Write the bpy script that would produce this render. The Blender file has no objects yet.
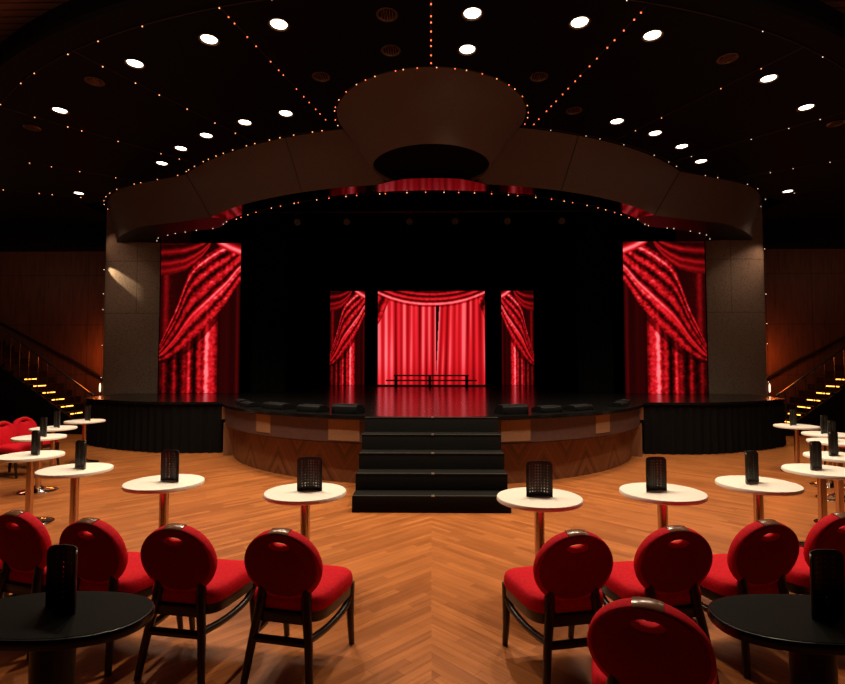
import bpy, bmesh, math, random
import numpy as np
from mathutils import Vector
random.seed(7)
R = math.radians
sc = bpy.context.scene
col = sc.collection

# ------------------------------------------------------------------ materials
def mat(name, color=(.5, .5, .5), rough=.5, metal=0., spec=.5, emit=None, estr=0., sheen=0., coat=0.):
    m = bpy.data.materials.new(name); m.use_nodes = True
    b = m.node_tree.nodes['Principled BSDF']
    b.inputs['Base Color'].default_value = (*color, 1)
    b.inputs['Roughness'].default_value = rough
    b.inputs['Metallic'].default_value = metal
    b.inputs['Specular IOR Level'].default_value = spec
    b.inputs['Sheen Weight'].default_value = sheen
    b.inputs['Coat Weight'].default_value = coat
    if emit:
        b.inputs['Emission Color'].default_value = (*emit, 1)
        b.inputs['Emission Strength'].default_value = estr
    return m

class NT:
    """tiny helper for building node trees"""
    def __init__(s, m):
        s.m = m; s.t = m.node_tree; s.b = s.t.nodes['Principled BSDF']
    def n(s, kind, **kw):
        nd = s.t.nodes.new(kind)
        for k, v in kw.items(): setattr(nd, k, v)
        return nd
    def l(s, a, b): s.t.links.new(a, b)
    def math(s, op, a, b=None, c=None):
        nd = s.n('ShaderNodeMath', operation=op)
        for i, v in enumerate((a, b, c)):
            if v is None: continue
            if isinstance(v, (int, float)): nd.inputs[i].default_value = v
            else: s.l(v, nd.inputs[i])
        return nd.outputs[0]
    def ramp(s, fac, stops):
        nd = s.n('ShaderNodeValToRGB'); e = nd.color_ramp.elements
        while len(e) < len(stops): e.new(.5)
        for el, (p, c) in zip(e, stops): el.position = p; el.color = (*c, 1)
        s.l(fac, nd.inputs[0]); return nd.outputs[0]

def noisy(m, scale, c1, c2, stretch=(1, 1, 1), bump=0.):
    q = NT(m)
    tc = q.n('ShaderNodeTexCoord'); mp = q.n('ShaderNodeMapping'); mp.inputs['Scale'].default_value = stretch
    q.l(tc.outputs['Object'], mp.inputs[0])
    nz = q.n('ShaderNodeTexNoise'); nz.inputs['Scale'].default_value = scale; nz.inputs['Detail'].default_value = 4
    q.l(mp.outputs[0], nz.inputs['Vector'])
    q.l(q.ramp(nz.outputs['Fac'], [(.3, c1), (.7, c2)]), q.b.inputs['Base Color'])
    if bump:
        bp = q.n('ShaderNodeBump'); bp.inputs['Strength'].default_value = bump; bp.inputs['Distance'].default_value = .004
        q.l(nz.outputs['Fac'], bp.inputs['Height']); q.l(bp.outputs[0], q.b.inputs['Normal'])
    return m

M = {}
M['red'] = noisy(mat('red velvet', rough=.8, spec=.1), 60, (.50, .006, .016), (.66, .010, .024), bump=.15)
M['red_back'] = noisy(mat('dark red weave', rough=.85, spec=.1), 120, (.22, .006, .011), (.28, .008, .014))
M['dark_wood'] = noisy(mat('dark stained wood', rough=.35), 9, (.010, .004, .003), (.020, .008, .005), (6, 6, 1))
M['handle_wood'] = mat('polished handle wood', (.20, .08, .045), .22)
M['white'] = mat('cream laminate', (.95, .91, .83), .38)
M['white_edge'] = mat('grey laminate edge', (.62, .55, .46), .5)
M['chrome'] = mat('brushed chrome', (.62, .46, .38), .2, 1.)
M['chrome_base'] = mat('polished chrome', (.7, .64, .6), .12, 1.)
M['black_top'] = noisy(mat('black laminate', rough=.5, spec=.05), 90, (.002, .0023, .002), (.004, .0045, .004))
M['black_edge'] = mat('black gloss edge', (.004, .004, .004), .25, spec=.3)
M['black_metal'] = mat('black painted metal', (.006, .0055, .005), .45, spec=.25)
M['black_cloth'] = noisy(mat('black cloth', rough=.95, spec=.1), 30, (.003, .003, .003), (.006, .006, .006))
M['step_carpet'] = noisy(mat('black step covering', rough=.8, spec=.12), 80, (.003, .003, .0028), (.006, .006, .0055))
M['step_nose'] = mat('worn step nosing', (.022, .022, .019), .6)
M['silver'] = mat('silver tab', (.6, .6, .58), .3, .8)
M['stage_floor'] = mat('glossy black stage floor', (.006, .006, .006), .18, spec=.2)
M['ceiling'] = mat('black ceiling', (.0025, .0025, .0027), .7, spec=.08)
M['soffit'] = mat('mirror black soffit', (.15, .13, .13), .09, 1.)
M['soffit_dark'] = mat('satin black soffit', (.003, .003, .003), .45, spec=.2)
M['taupe'] = noisy(mat('taupe bulkhead fabric', rough=.9, spec=.15), 40, (.108, .080, .073), (.128, .095, .086))
M['taupe_dark'] = mat('bulkhead joint', (.03, .02, .016), .8)
M['apron'] = noisy(mat('plum apron veneer', rough=.5), 14, (.075, .037, .036), (.10, .050, .046))
M['tan'] = noisy(mat('tan apron fabric', rough=.8), 60, (.23, .115, .055), (.30, .155, .075))
M['tan_wood'] = mat('tan end post', (.26, .12, .055), .5)
M['void'] = mat('black stage house', (.002, .002, .002), .95, spec=.05)
M['monitor'] = mat('black speaker shell', (.004, .004, .0045), .55, spec=.1)
M['grille'] = mat('dark speaker grille', (.014, .014, .016), .8, spec=.1)
M['lamp_on'] = mat('lit lamp', (1, .9, .75), emit=(1, .82, .60), estr=9)
M['lamp_trim'] = mat('lamp trim ring', (.10, .075, .055), .4, .5)
M['lamp_off'] = mat('unlit lamp reflector', (.16, .06, .045), .25, .9)
M['louver'] = mat('lamp louver', (.14, .10, .085), .4, .5)
M['bulb_warm'] = mat('warm bulb', (1, .5, .2), emit=(1, .40, .15), estr=2.2)
M['bulb_red'] = mat('red bulb', (1, .2, .1), emit=(1, .17, .06), estr=2.4)
M['bulb_white'] = mat('pale bulb', (1, .8, .6), emit=(1, .72, .48), estr=1.8)
M['cable'] = mat('thin dark cable', (.02, .012, .010), .6)
M['strip'] = mat('amber step light', (1, .45, .08), emit=(1, .42, .06), estr=4)
M['rail'] = mat('dark rail', (.018, .012, .010), .35)
M['strut'] = mat('dark staircase', (.006, .004, .003), .7, spec=.15)
for k in ('lamp_on', 'bulb_warm', 'bulb_red', 'bulb_white', 'strip'):
    M[k].cycles.emission_sampling = 'NONE'

def floor_material():
    m = mat('chevron parquet', rough=.36, spec=.4); q = NT(m)
    tc = q.n('ShaderNodeTexCoord'); sp = q.n('ShaderNodeSeparateXYZ'); q.l(tc.outputs['Object'], sp.inputs[0])
    ax = q.math('ABSOLUTE', sp.outputs['X'])
    s = q.math('MULTIPLY', q.math('SUBTRACT', sp.outputs['Y'], ax), .7071)
    t = q.math('MULTIPLY', q.math('ADD', sp.outputs['Y'], ax), .7071)
    side = q.math('MULTIPLY', q.math('GREATER_THAN', sp.outputs['X'], 0.), 3.37)
    cb = q.n('ShaderNodeCombineXYZ'); q.l(q.math('ADD', s, side), cb.inputs[0]); q.l(t, cb.inputs[1])
    row = q.math('ADD', q.math('FLOOR', q.math('DIVIDE', t, .062)), q.math('MULTIPLY', side, 31.7))
    wn = q.n('ShaderNodeTexWhiteNoise', noise_dimensions='1D'); q.l(row, wn.inputs['W'])
    s = q.math('ADD', s, q.math('MULTIPLY', wn.outputs['Value'], 5.0))
    q.l(q.math('ADD', s, side), cb.inputs[0])
    br = q.n('ShaderNodeTexBrick'); br.offset = 0; br.offset_frequency = 2; br.squash = 1
    q.l(cb.outputs[0], br.inputs['Vector'])
    br.inputs['Scale'].default_value = 1; br.inputs['Brick Width'].default_value = .78; br.inputs['Row Height'].default_value = .062
    br.inputs['Mortar Size'].default_value = .0012; br.inputs['Mortar Smooth'].default_value = .3; br.inputs['Bias'].default_value = -.1
    br.inputs['Color1'].default_value = (.43, .148, .040, 1); br.inputs['Color2'].default_value = (.27, .083, .020, 1)
    br.inputs['Mortar'].default_value = (.17, .050, .012, 1)
    mp = q.n('ShaderNodeMapping'); mp.inputs['Scale'].default_value = (2.2, 48, 1); q.l(cb.outputs[0], mp.inputs[0])
    nz = q.n('ShaderNodeTexNoise'); nz.inputs['Scale'].default_value = 1; nz.inputs['Detail'].default_value = 5; q.l(mp.outputs[0], nz.inputs['Vector'])
    big = q.n('ShaderNodeTexNoise'); big.inputs['Scale'].default_value = 2.2; q.l(tc.outputs['Object'], big.inputs['Vector'])
    g = q.math('ADD', q.math('MULTIPLY', nz.outputs['Fac'], .9), q.math('MULTIPLY', big.outputs['Fac'], .35))
    g = q.math('ADD', g, .38)
    mx = q.n('ShaderNodeMix', data_type='RGBA', blend_type='MULTIPLY'); mx.inputs['Factor'].default_value = 1
    q.l(br.outputs['Color'], mx.inputs[6]); q.l(g, mx.inputs[7]); q.l(mx.outputs[2], q.b.inputs['Base Color'])
    q.l(q.math('ADD', q.math('MULTIPLY', nz.outputs['Fac'], .2), .28), q.b.inputs['Roughness'])
    return m
M['floor'] = floor_material()

def chevron_material():
    """V-matched veneer, drawn along the arc of the apron (UV: arc length, height)"""
    m = mat('V-matched veneer', rough=.45); q = NT(m)
    uv = q.n('ShaderNodeUVMap'); uv.uv_map = 'UVMap'; sp = q.n('ShaderNodeSeparateXYZ'); q.l(uv.outputs[0], sp.inputs[0])
    pp = q.math('PINGPONG', sp.outputs['X'], .42)
    d = q.math('ADD', q.math('MULTIPLY', pp, 1.45), sp.outputs['Y'])
    k = q.math('MULTIPLY', d, 13)
    wn = q.n('ShaderNodeTexWhiteNoise', noise_dimensions='1D'); q.l(q.math('FLOOR', k), wn.inputs['W'])
    line = q.math('LESS_THAN', q.math('FRACT', k), .14)
    v = q.math('SUBTRACT', q.math('ADD', q.math('MULTIPLY', wn.outputs['Value'], .6), .3), q.math('MULTIPLY', line, .25))
    q.l(q.ramp(v, [(0, (.035, .011, .005)), (1, (.23, .082, .032))]), q.b.inputs['Base Color'])
    return m
M['veneer'] = chevron_material()

def wall_material():
    m = mat('brown wall panelling', rough=.55, spec=.3); q = NT(m)
    tc = q.n('ShaderNodeTexCoord'); sp = q.n('ShaderNodeSeparateXYZ'); q.l(tc.outputs['Object'], sp.inputs[0])
    u = q.math('ADD', sp.outputs['X'], sp.outputs['Y'])
    a = q.math('LESS_THAN', q.math('FRACT', q.math('MULTIPLY', u, .8)), .012)
    b = q.math('LESS_THAN', q.math('FRACT', q.math('MULTIPLY', sp.outputs['Z'], .72)), .012)
    ln = q.math('MAXIMUM', a, b)
    mp = q.n('ShaderNodeMapping'); mp.inputs['Scale'].default_value = (9, 9, .8); q.l(tc.outputs['Object'], mp.inputs[0])
    nz = q.n('ShaderNodeTexNoise'); nz.inputs['Scale'].default_value = 2; q.l(mp.outputs[0], nz.inputs['Vector'])
    v = q.math('SUBTRACT', nz.outputs['Fac'], q.math('MULTIPLY', ln, .5))
    q.l(q.ramp(v, [(.1, (.030, .012, .008)), (.4, (.085, .038, .024)), (.7, (.115, .052, .032))]), q.b.inputs['Base Color'])
    return m
M['wall'] = wall_material()

def column_material():
    m = mat('taupe wall panels', rough=.75, spec=.25); q = NT(m)
    tc = q.n('ShaderNodeTexCoord'); sp = q.n('ShaderNodeSeparateXYZ'); q.l(tc.outputs['Object'], sp.inputs[0])
    ax = q.math('ABSOLUTE', sp.outputs['X'])
    lx = q.math('LESS_THAN', q.math('ABSOLUTE', q.math('SUBTRACT', ax, 7.30)), .008)
    lx = q.math('MULTIPLY', lx, q.math('GREATER_THAN', sp.outputs['Z'], 2.95))
    lz = q.math('LESS_THAN', q.math('ABSOLUTE', q.math('SUBTRACT', sp.outputs['Z'], 2.95)), .008)
    lz2 = q.math('LESS_THAN', q.math('ABSOLUTE', q.math('SUBTRACT', sp.outputs['Z'], 4.25)), .008)
    ln = q.math('MAXIMUM', q.math('MAXIMUM', lx, lz), lz2)
    nz = q.n('ShaderNodeTexNoise'); nz.inputs['Scale'].default_value = 35; q.l(tc.outputs['Object'], nz.inputs['Vector'])
    v = q.math('SUBTRACT', nz.outputs['Fac'], q.math('MULTIPLY', ln, .3))
    q.l(q.ramp(v, [(.1, (.05, .032, .024)), (.5, (.17, .115, .088)), (.8, (.20, .135, .10))]), q.b.inputs['Base Color'])
    return m
M['column'] = column_material()

def slat_material():
    m = mat('brown slatted ceiling', rough=.6); q = NT(m)
    tc = q.n('ShaderNodeTexCoord'); sp = q.n('ShaderNodeSeparateXYZ'); q.l(tc.outputs['Object'], sp.inputs[0])
    fr = q.math('FRACT', q.math('MULTIPLY', sp.outputs['Y'], 8))
    q.l(q.ramp(fr, [(0, (.012, .006, .004)), (.16, (.012, .006, .004)), (.2, (.15, .065, .038)), (1, (.12, .05, .03))]), q.b.inputs['Base Color'])
    return m
M['slats'] = slat_material()

def perforated_material():
    m = mat('perforated black plastic', rough=.35); q = NT(m)
    uv = q.n('ShaderNodeUVMap'); uv.uv_map = 'UVMap'; sp = q.n('ShaderNodeSeparateXYZ'); q.l(uv.outputs[0], sp.inputs[0])
    fx = q.math('SUBTRACT', q.math('FRACT', q.math('MULTIPLY', sp.outputs['X'], 9)), .5)
    fy = q.math('SUBTRACT', q.math('FRACT', q.math('MULTIPLY', sp.outputs['Y'], 12)), .5)
    r2 = q.math('ADD', q.math('MULTIPLY', fx, fx), q.math('MULTIPLY', q.math('MULTIPLY', fy, fy), .8))
    hole = q.math('LESS_THAN', r2, .05)
    inx = q.math('MULTIPLY', q.math('GREATER_THAN', sp.outputs['X'], .1), q.math('LESS_THAN', sp.outputs['X'], .9))
    iny = q.math('MULTIPLY', q.math('GREATER_THAN', sp.outputs['Y'], .08), q.math('LESS_THAN', sp.outputs['Y'], .92))
    h = q.math('MULTIPLY', hole, q.math('MULTIPLY', inx, iny))
    c1 = q.math('LESS_THAN', q.math('ABSOLUTE', q.math('SUBTRACT', q.math('ABSOLUTE', q.math('SUBTRACT', sp.outputs['X'], .5)), .222)), .112)
    q.l(q.ramp(h, [(0, (.010, .0095, .009)), (1, (.22, .20, .16))]), q.b.inputs['Base Color'])  # pale tone painted into the holes stands for light showing through
    q.l(q.math('SUBTRACT', 1, q.math('MULTIPLY', q.math('MULTIPLY', h, c1), .6)), q.b.inputs['Alpha'])
    return m
M['perforated'] = perforated_material()

def picture_material():
    m = bpy.data.materials.new('screen picture'); m.use_nodes = True
    t = m.node_tree; t.nodes.clear()
    at = t.nodes.new('ShaderNodeVertexColor'); at.layer_name = 'picture'
    em = t.nodes.new('ShaderNodeEmission'); em.inputs['Strength'].default_value = 1.0
    o = t.nodes.new('ShaderNodeOutputMaterial')
    t.links.new(at.outputs['Color'], em.inputs['Color']); t.links.new(em.outputs[0], o.inputs[0])
    return m
M['picture'] = picture_material()

# ------------------------------------------------------------------ mesh helpers
def finish(name, bm, m, parent=None, smooth=True, ang=35, loc=None):
    bmesh.ops.recalc_face_normals(bm, faces=bm.faces)
    me = bpy.data.meshes.new(name); bm.to_mesh(me); bm.free()
    for x in (m if isinstance(m, (list, tuple)) else [m]): me.materials.append(x)
    if smooth:
        me.shade_smooth(); me.set_sharp_from_angle(angle=R(ang))
    o = bpy.data.objects.new(name, me); col.objects.link(o)
    if parent: o.parent = parent
    if loc: o.location = loc
    return o

def add_box(bm, x0, x1, y0, y1, z0, z1, bevel=0.):
    r = bmesh.ops.create_cube(bm, size=1)
    for v in r['verts']:
        v.co = Vector(((x0+x1)/2 + v.co.x*(x1-x0), (y0+y1)/2 + v.co.y*(y1-y0), (z0+z1)/2 + v.co.z*(z1-z0)))
    if bevel:
        es = list({e for v in r['verts'] for e in v.link_edges})
        bmesh.ops.bevel(bm, geom=es, offset=bevel, segments=2, affect='EDGES', profile=.5)

def add_loops(bm, loops, cap0=True, cap1=True, closed=True):
    """skin a list of equally long vertex rings"""
    vs = [[bm.verts.new(p) for p in lp] for lp in loops]
    n = len(vs[0])
    for a, b in zip(vs[:-1], vs[1:]):
        for i in range(n if closed else n-1):
            j = (i+1) % n
            bm.faces.new((a[i], a[j], b[j], b[i]))
    if closed and cap0: bm.faces.new(vs[0][::-1])
    if closed and cap1: bm.faces.new(vs[-1])
    return vs

def add_tube(bm, pts, rad, seg=8, square=False):
    pts = [Vector(p) for p in pts]
    if isinstance(rad, (int, float)): rad = [rad]*len(pts)
    loops = []
    for i, p in enumerate(pts):
        d = (pts[min(i+1, len(pts)-1)] - pts[max(i-1, 0)]).normalized()
        ref = Vector((0, 1, 0)) if abs(d.y) < .8 else Vector((1, 0, 0))
        a = d.cross(ref).normalized(); b = d.cross(a).normalized()
        lp = []
        for k in range(seg):
            t = 2*math.pi*(k+.5)/seg
            c, s_ = math.cos(t), math.sin(t)
            if square:
                f = 1/max(abs(c), abs(s_))**.75; c *= f; s_ *= f
            lp.append(p + (a*c + b*s_)*rad[i])
        loops.append(lp)
    add_loops(bm, loops)

def smooth_path(pts, n=4):
    """Catmull-Rom through the points"""
    P = [Vector(p) for p in pts]; P = [2*P[0]-P[1]] + P + [2*P[-1]-P[-2]]
    out = []
    for i in range(1, len(P)-2):
        for k in range(n):
            t = k/n
            out.append(.5*((2*P[i]) + (P[i+1]-P[i-1])*t + (2*P[i-1]-5*P[i]+4*P[i+1]-P[i+2])*t*t + (3*P[i]-P[i-1]-3*P[i+1]+P[i+2])*t**3))
    out.append(P[-2]); return out

def add_lathe(bm, prof, seg=32, cx=0, cy=0):
    loops = [[(cx+r*math.cos(2*math.pi*k/seg), cy+r*math.sin(2*math.pi*k/seg), z) for k in range(seg)] for r, z in prof]
    add_loops(bm, loops)

def add_prism(bm, outline, z0, z1):
    add_loops(bm, [[(x, y, z0) for x, y in outline], [(x, y, z1) for x, y in outline]])

def ribbon(bm, top, bot):
    """vertical (or sloping) band between two equally long polylines"""
    a = [bm.verts.new(p) for p in top]; b = [bm.verts.new(p) for p in bot]
    for i in range(len(a)-1): bm.faces.new((a[i], a[i+1], b[i+1], b[i]))

def tag(o, label=None, cat=None, group=None, kind=None):
    if label: o['label'] = label
    if cat: o['category'] = cat
    if group: o['group'] = group
    if kind: o['kind'] = kind
    return o

def thing(name, label, cat, loc=(0, 0, 0), rz=0, group=None):
    o = bpy.data.objects.new(name, None); col.objects.link(o); o.empty_display_size = .1
    o.location = loc; o.rotation_euler = (0, 0, rz)
    return tag(o, label, cat, group)

def dup(root, loc, rz, label, group=None):
    r = root.copy(); col.objects.link(r); r.location = loc; r.rotation_euler = (0, 0, rz); r['label'] = label
    if group: r['group'] = group
    for ch in list(root.children):
        c = ch.copy(); col.objects.link(c); c.parent = r
        for g in list(ch.children):
            d = g.copy(); col.objects.link(d); d.parent = c
    return r

def struct(name, bm, m, parent=None, **kw):
    o = finish(name, bm, m, parent, **kw)
    if parent is None: o['kind'] = 'structure'
    return o

CY = 15.0                        # the room is laid out radially about (0, 15)
def pol(r, deg, z=None):
    p = (r*math.sin(R(deg)), CY - r*math.cos(R(deg)))
    return p if z is None else (*p, z)
def arc(r, a0, a1, n): return [pol(r, a0+(a1-a0)*i/(n-1)) for i in range(n)]
CZ = 5.5                         # ceiling height
SH = .97                         # stage height

# ------------------------------------------------------------------ room shell
bm = bmesh.new(); add_box(bm, -13, 13, -4, 20.2, -.1, 0); struct('floor', bm, M['floor'], smooth=False)
outl = [pol(10.1, a) for a in np.linspace(-52, 52, 60)]
outl = [(-13.2, 9.2), (-9.2, 9.2)] + outl + [(9.2, 9.2), (13.2, 9.2), (13.2, 20.4), (-13.2, 20.4)]
# the dark ceiling leaves the stage house open
bm = bmesh.new()
front = [(-13.2, 9.2), (-9.2, 9.2)] + [pol(10.1, a) for a in np.linspace(-52, 52, 61)] + [(9.2, 9.2), (13.2, 9.2)]
inner = [(-13.2, 14.6), (-8.3, 14.6), (-8.3, 12.4)] + [pol(6.3, a) for a in np.linspace(-48, 48, 59)] + [(8.3, 12.4), (8.3, 14.6), (13.2, 14.6)]
add_loops(bm, [[(x, y, CZ) for x, y in front], [(x, y, CZ) for x, y in inner], [(x, y, CZ+.3) for x, y in inner], [(x, y, CZ+.3) for x, y in front], [(x, y, CZ) for x, y in front]], closed=False)
struct('ceiling', bm, M['ceiling'], smooth=False)
bm = bmesh.new(); add_box(bm, -13.2, 13.2, -4.2, 12, 5.95, 6.05); struct('ceiling_slats', bm, M['slats'], smooth=False)
bm = bmesh.new()
rp = [pol(10.1, a) for a in np.linspace(-52, 52, 70)]
add_tube(bm, [(x, y, CZ+.02) for x, y in rp], .07, 8); struct('trim_ceiling_rim', bm, M['ceiling'])

for s, nm in ((-1, 'left'), (1, 'right')):
    bm = bmesh.new(); add_box(bm, min(s*8.3, s*13.2), max(s*8.3, s*13.2), 14.6, 14.75, 0, CZ+.3); struct('wall_back_'+nm, bm, M['wall'], smooth=False)
    bm = bmesh.new(); add_box(bm, min(s*13, s*13.2), max(s*13, s*13.2), -4.2, 14.6, 0, 6.0); struct('wall_'+nm, bm, M['wall'], smooth=False)
    bm = bmesh.new(); add_box(bm, min(s*8.35, s*13), max(s*8.35, s*13), 14.1, 14.6, 4.85, CZ, .02); struct('trim_beam_'+nm, bm, M['ceiling'], smooth=False)
bm = bmesh.new(); add_box(bm, -13.2, 13.2, -4.2, -4.0, 0, 6.0); struct('wall_rear', bm, M['wall'], smooth=False)

# stage house: black back wall, sides and top
bm = bmesh.new(); add_box(bm, -8.3, 8.3, 19.6, 19.8, 0, 8.2); struct('wall_stage_back', bm, M['void'], smooth=False)
for s, nm in ((-1, 'left'), (1, 'right')):
    bm = bmesh.new(); add_box(bm, min(s*8.3, s*8.45), max(s*8.3, s*8.45), 14.75, 19.6, 0, 8.2); add_box(bm, min(s*8.3, s*8.45), max(s*8.3, s*8.45), 12.4, 14.75, CZ+.3, 8.2)
    struct('wall_stage_'+nm, bm, M['void'], smooth=False)
bm = bmesh.new(); add_box(bm, -8.45, 8.45, 8.3, 19.8, 8.2, 8.3); struct('ceiling_stage', bm, M['void'], smooth=False)

# ------------------------------------------------------------------ bulkhead ring, drum, soffit
ZB = 4.72
for s, nm in ((-1, 'left'), (1, 'right')):
    bm = bmesh.new()
    ribbon(bm, [pol(6.72, s*a, CZ) for a in np.linspace(12.1, 47, 34)], [pol(6.22, s*a, ZB) for a in np.linspace(6.6, 47, 34)])
    ring = struct('trim_bulkhead_'+nm, bm, M['taupe'])
    for a, a2, w_ in ((12.2, 6.8, .016), (21.5, 21.5, .006), (47, 47, .010)):
        b2 = bmesh.new(); t0 = Vector(pol(6.725, s*a, CZ)); t1 = Vector(pol(6.225, s*a2, ZB)); add_tube(b2, [t0, t1], w_, 6)
        finish('joint', b2, M['taupe_dark'], ring)
    # wing: the rounded end of the ring above the side panel
    top = smooth_path([pol(6.72, s*47, CZ), (s*5.6, 10.72, CZ), (s*6.3, 11.02, CZ), (s*6.98, 11.45, CZ), (s*7.6, 12.2, CZ), (s*7.95, 13.05, CZ)], 5)
    bot = smooth_path([pol(6.22, s*47, ZB), (s*5.4, 11.12, ZB), (s*6.35, 11.45, ZB), (s*7.05, 12.0, ZB), (s*7.6, 12.6, ZB), (s*7.9, 13.05, ZB)], 5)
    bm = bmesh.new(); ribbon(bm, top, bot); struct('trim_wing_'+nm, bm, M['taupe'])
    # mirror soffit behind the lower edge
    inn = [pol(5.86, s*a, ZB) for a in np.linspace(0, 46, 34)] 
    out = [pol(6.22, s*a, ZB) for a in np.linspace(0, 47, 34)]
    wi = smooth_path([inn[-1], (s*4.75, 11.6, ZB), (s*5.4, 11.85, ZB), (s*6.1, 12.2, ZB), (s*6.6, 12.6, ZB), (s*6.75, 13.0, ZB)], 5)
    bm = bmesh.new(); ribbon(bm, [pol(r_, s*a, ZB) for a, r_ in ((0, 6.46), (2, 6.46), (4, 6.44), (5.5, 6.38), (7, 6.30), (8.5, 6.22))]+[pol(6.22, s*a, ZB) for a in np.linspace(9.5, 47, 28)], inn); so = struct('trim_soffit_'+nm, bm, M['soffit'], smooth=False)
    bm = bmesh.new(); ribbon(bm, bot, wi); finish('wing_underside', bm, M['soffit_dark'], so, smooth=False)
    # black upright behind the inner edge of the soffit
    bm = bmesh.new(); e = inn + wi[1:]; ribbon(bm, [(p[0], p[1], 8.2) for p in e], [(p[0], p[1], ZB) for p in e]); struct('trim_header_'+nm, bm, M['void'])
# drum under the ceiling in front of the ring
DC = (0, 8.12)
bm = bmesh.new(); n = 64
ring_t = [(DC[0]+1.455*math.cos(2*math.pi*k/n), DC[1]+1.455*math.sin(2*math.pi*k/n), CZ) for k in range(n)]
ring_b = [(DC[0]+.92*math.cos(2*math.pi*k/n), DC[1]+.92*math.sin(2*math.pi*k/n), ZB+.01) for k in range(n)]
ring_i = [(DC[0]+.90*math.cos(2*math.pi*k/n), DC[1]+.90*math.sin(2*math.pi*k/n), ZB+.01) for k in range(n)]
ring_u = [(DC[0]+.90*math.cos(2*math.pi*k/n), DC[1]+.90*math.sin(2*math.pi*k/n), ZB+.06) for k in range(n)]
add_loops(bm, [ring_t, ring_b, ring_i, ring_u], cap0=False, cap1=False); drum = struct('trim_drum', bm, M['taupe'])
bm = bmesh.new(); f = [bm.verts.new(p) for p in ring_u]; bm.faces.new(f); finish('underside', bm, M['void'], drum, smooth=False)

# ------------------------------------------------------------------ stage
AC, AR = (0, 11.39), 4.2
aa = [math.degrees(math.asin(3.97/AR))*t for t in np.linspace(-1, 1, 61)]
def ap(r, deg): return (AC[0]+r*math.sin(R(deg)), AC[1]-r*math.cos(R(deg)))
side_r = [(3.99, 10.05), (4.5, 9.98), (5.0, 9.98), (5.45, 10.08), (5.9, 10.25), (6.35, 10.46), (6.8, 10.72), (7.15, 10.97), (7.36, 11.2), (7.46, 11.6), (7.6, 12.5), (7.66, 12.94)]
outline = [(-x, y) for x, y in side_r[::-1]] + [ap(AR, a) for a in aa] + side_r + [(7.66, 19.5), (-7.66, 19.5)]
bm = bmesh.new(); add_prism(bm, outline, SH-.045, SH); struct('floor_stage', bm, M['stage_floor'], smooth=False)
bm = bmesh.new(); add_prism(bm, [(x*.985, (y-15)*.985+15) for x, y in outline], 0.05, SH-.05)
# apron: plum upper band, tan panels, V-matched recessed base, end posts
def arc_band(bm, r0, r1, a0, a1, z0, z1, n=40, uv=False):
    A = np.linspace(a0, a1, n)
    lp = [[(*ap(r1, a), z0) for a in A], [(*ap(r1, a), z1) for a in A], [(*ap(r0, a), z1) for a in A], [(*ap(r0, a), z0) for a in A]]
    L = bm.loops.layers.uv.new('UVMap') if uv else None
    vs = [[bm.verts.new(p) for p in l] for l in lp]
    for k in range(4):
        a, b = vs[k], vs[(k+1) % 4]
        for i in range(n-1):
            fc = bm.faces.new((a[i], a[i+1], b[i+1], b[i]))
            if uv:
                for lo in fc.loops:
                    c = lo.vert.co; lo[L].uv = (R(math.degrees(math.atan2(c.x, AC[1]-c.y)))*r1, c.z)
    bm.faces.new([vs[k][0] for k in range(4)]); bm.faces.new([vs[k][-1] for k in range(3, -1, -1)])
bm.free()
EA = 70.5
bm = bmesh.new(); arc_band(bm, 3.6, 4.13, -EA, EA, .59, SH-.05, 80); apron = struct('stage_apron', bm, M['apron'])
bm = bmesh.new(); arc_band(bm, 3.6, 3.98, -EA+1, EA-1, 0, .588, 80, uv=True); finish('veneer_base', bm, M['veneer'], apron)
bm = bmesh.new(); arc_band(bm, 3.9, 4.19, -EA, EA, SH-.048, SH-.002, 80); finish('black_lip', bm, M['black_edge'], apron)
bm = bmesh.new(); arc_band(bm, 3.8, 4.06, -EA+.5, EA-.5, .565, .588, 80); finish('painted_shadow', bm, M['taupe_dark'], apron)  # dark strip stands in for the shadow between upper band and recessed base
for a0, a1 in ((-41.4, -36.2), (-20.6, -13.9), (13.4, 19.6), (36.8, 42.0)):
    bm = bmesh.new(); arc_band(bm, 4.1, 4.138, a0, a1, .635 if abs(a0+a1) > 60 else .612, SH-.062, 8); finish('tan_panel', bm, M['tan'], apron)
for s in (-1, 1):
    bm = bmesh.new(); arc_band(bm, 3.8, 4.16, s*67.3, s*70.8, 0, .60, 6); finish('end_post', bm, M['tan_wood'], apron)
    bm = bmesh.new(); arc_band(bm, 4.0, 4.19, s*68.3, s*71.2, .66, SH-.06, 6); finish('end_plate', bm, M['tan_wood'], apron)

# pleated black skirts around the side stages
for s, nm, ph in ((-1, 'left', 0), (1, 'right', 1.3)):
    base = smooth_path([(s*x, y, 0) for x, y in side_r], 10)
    top, bot, d = [], [], 0
    dense = []
    for i in range(len(base)-1):
        for k in range(4): dense.append(base[i].lerp(base[i+1], k/4))
    for i, p in enumerate(dense):
        q = dense[min(i+1, len(dense)-1)]; o_ = dense[max(i-1, 0)]
        tg = (q-o_).normalized(); nr = Vector((tg.y, -tg.x, 0))*s
        w = math.sin(d*2*math.pi/.17+ph)+.4*math.sin(d*2*math.pi/.41)
        pt = p-Vector((0, -.05, 0)); d += (q-p).length
        top.append(pt+nr*(.006*w)+Vector((0, 0, SH-.03))); bot.append(pt+nr*(.026*w)+Vector((0, 0, .01)))
    bm = bmesh.new(); mid = [a.lerp(b, .4) for a, b in zip(top, bot)]
    ribbon(bm, top, mid); ribbon(bm, mid, bot); bmesh.ops.remove_doubles(bm, verts=bm.verts, dist=1e-5)
    tag(finish('stage_skirt', bm, M['black_cloth'], ang=80), 'black pleated cloth skirt hung round the %s side stage' % nm, 'stage skirt', 'stage skirts')

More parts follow.
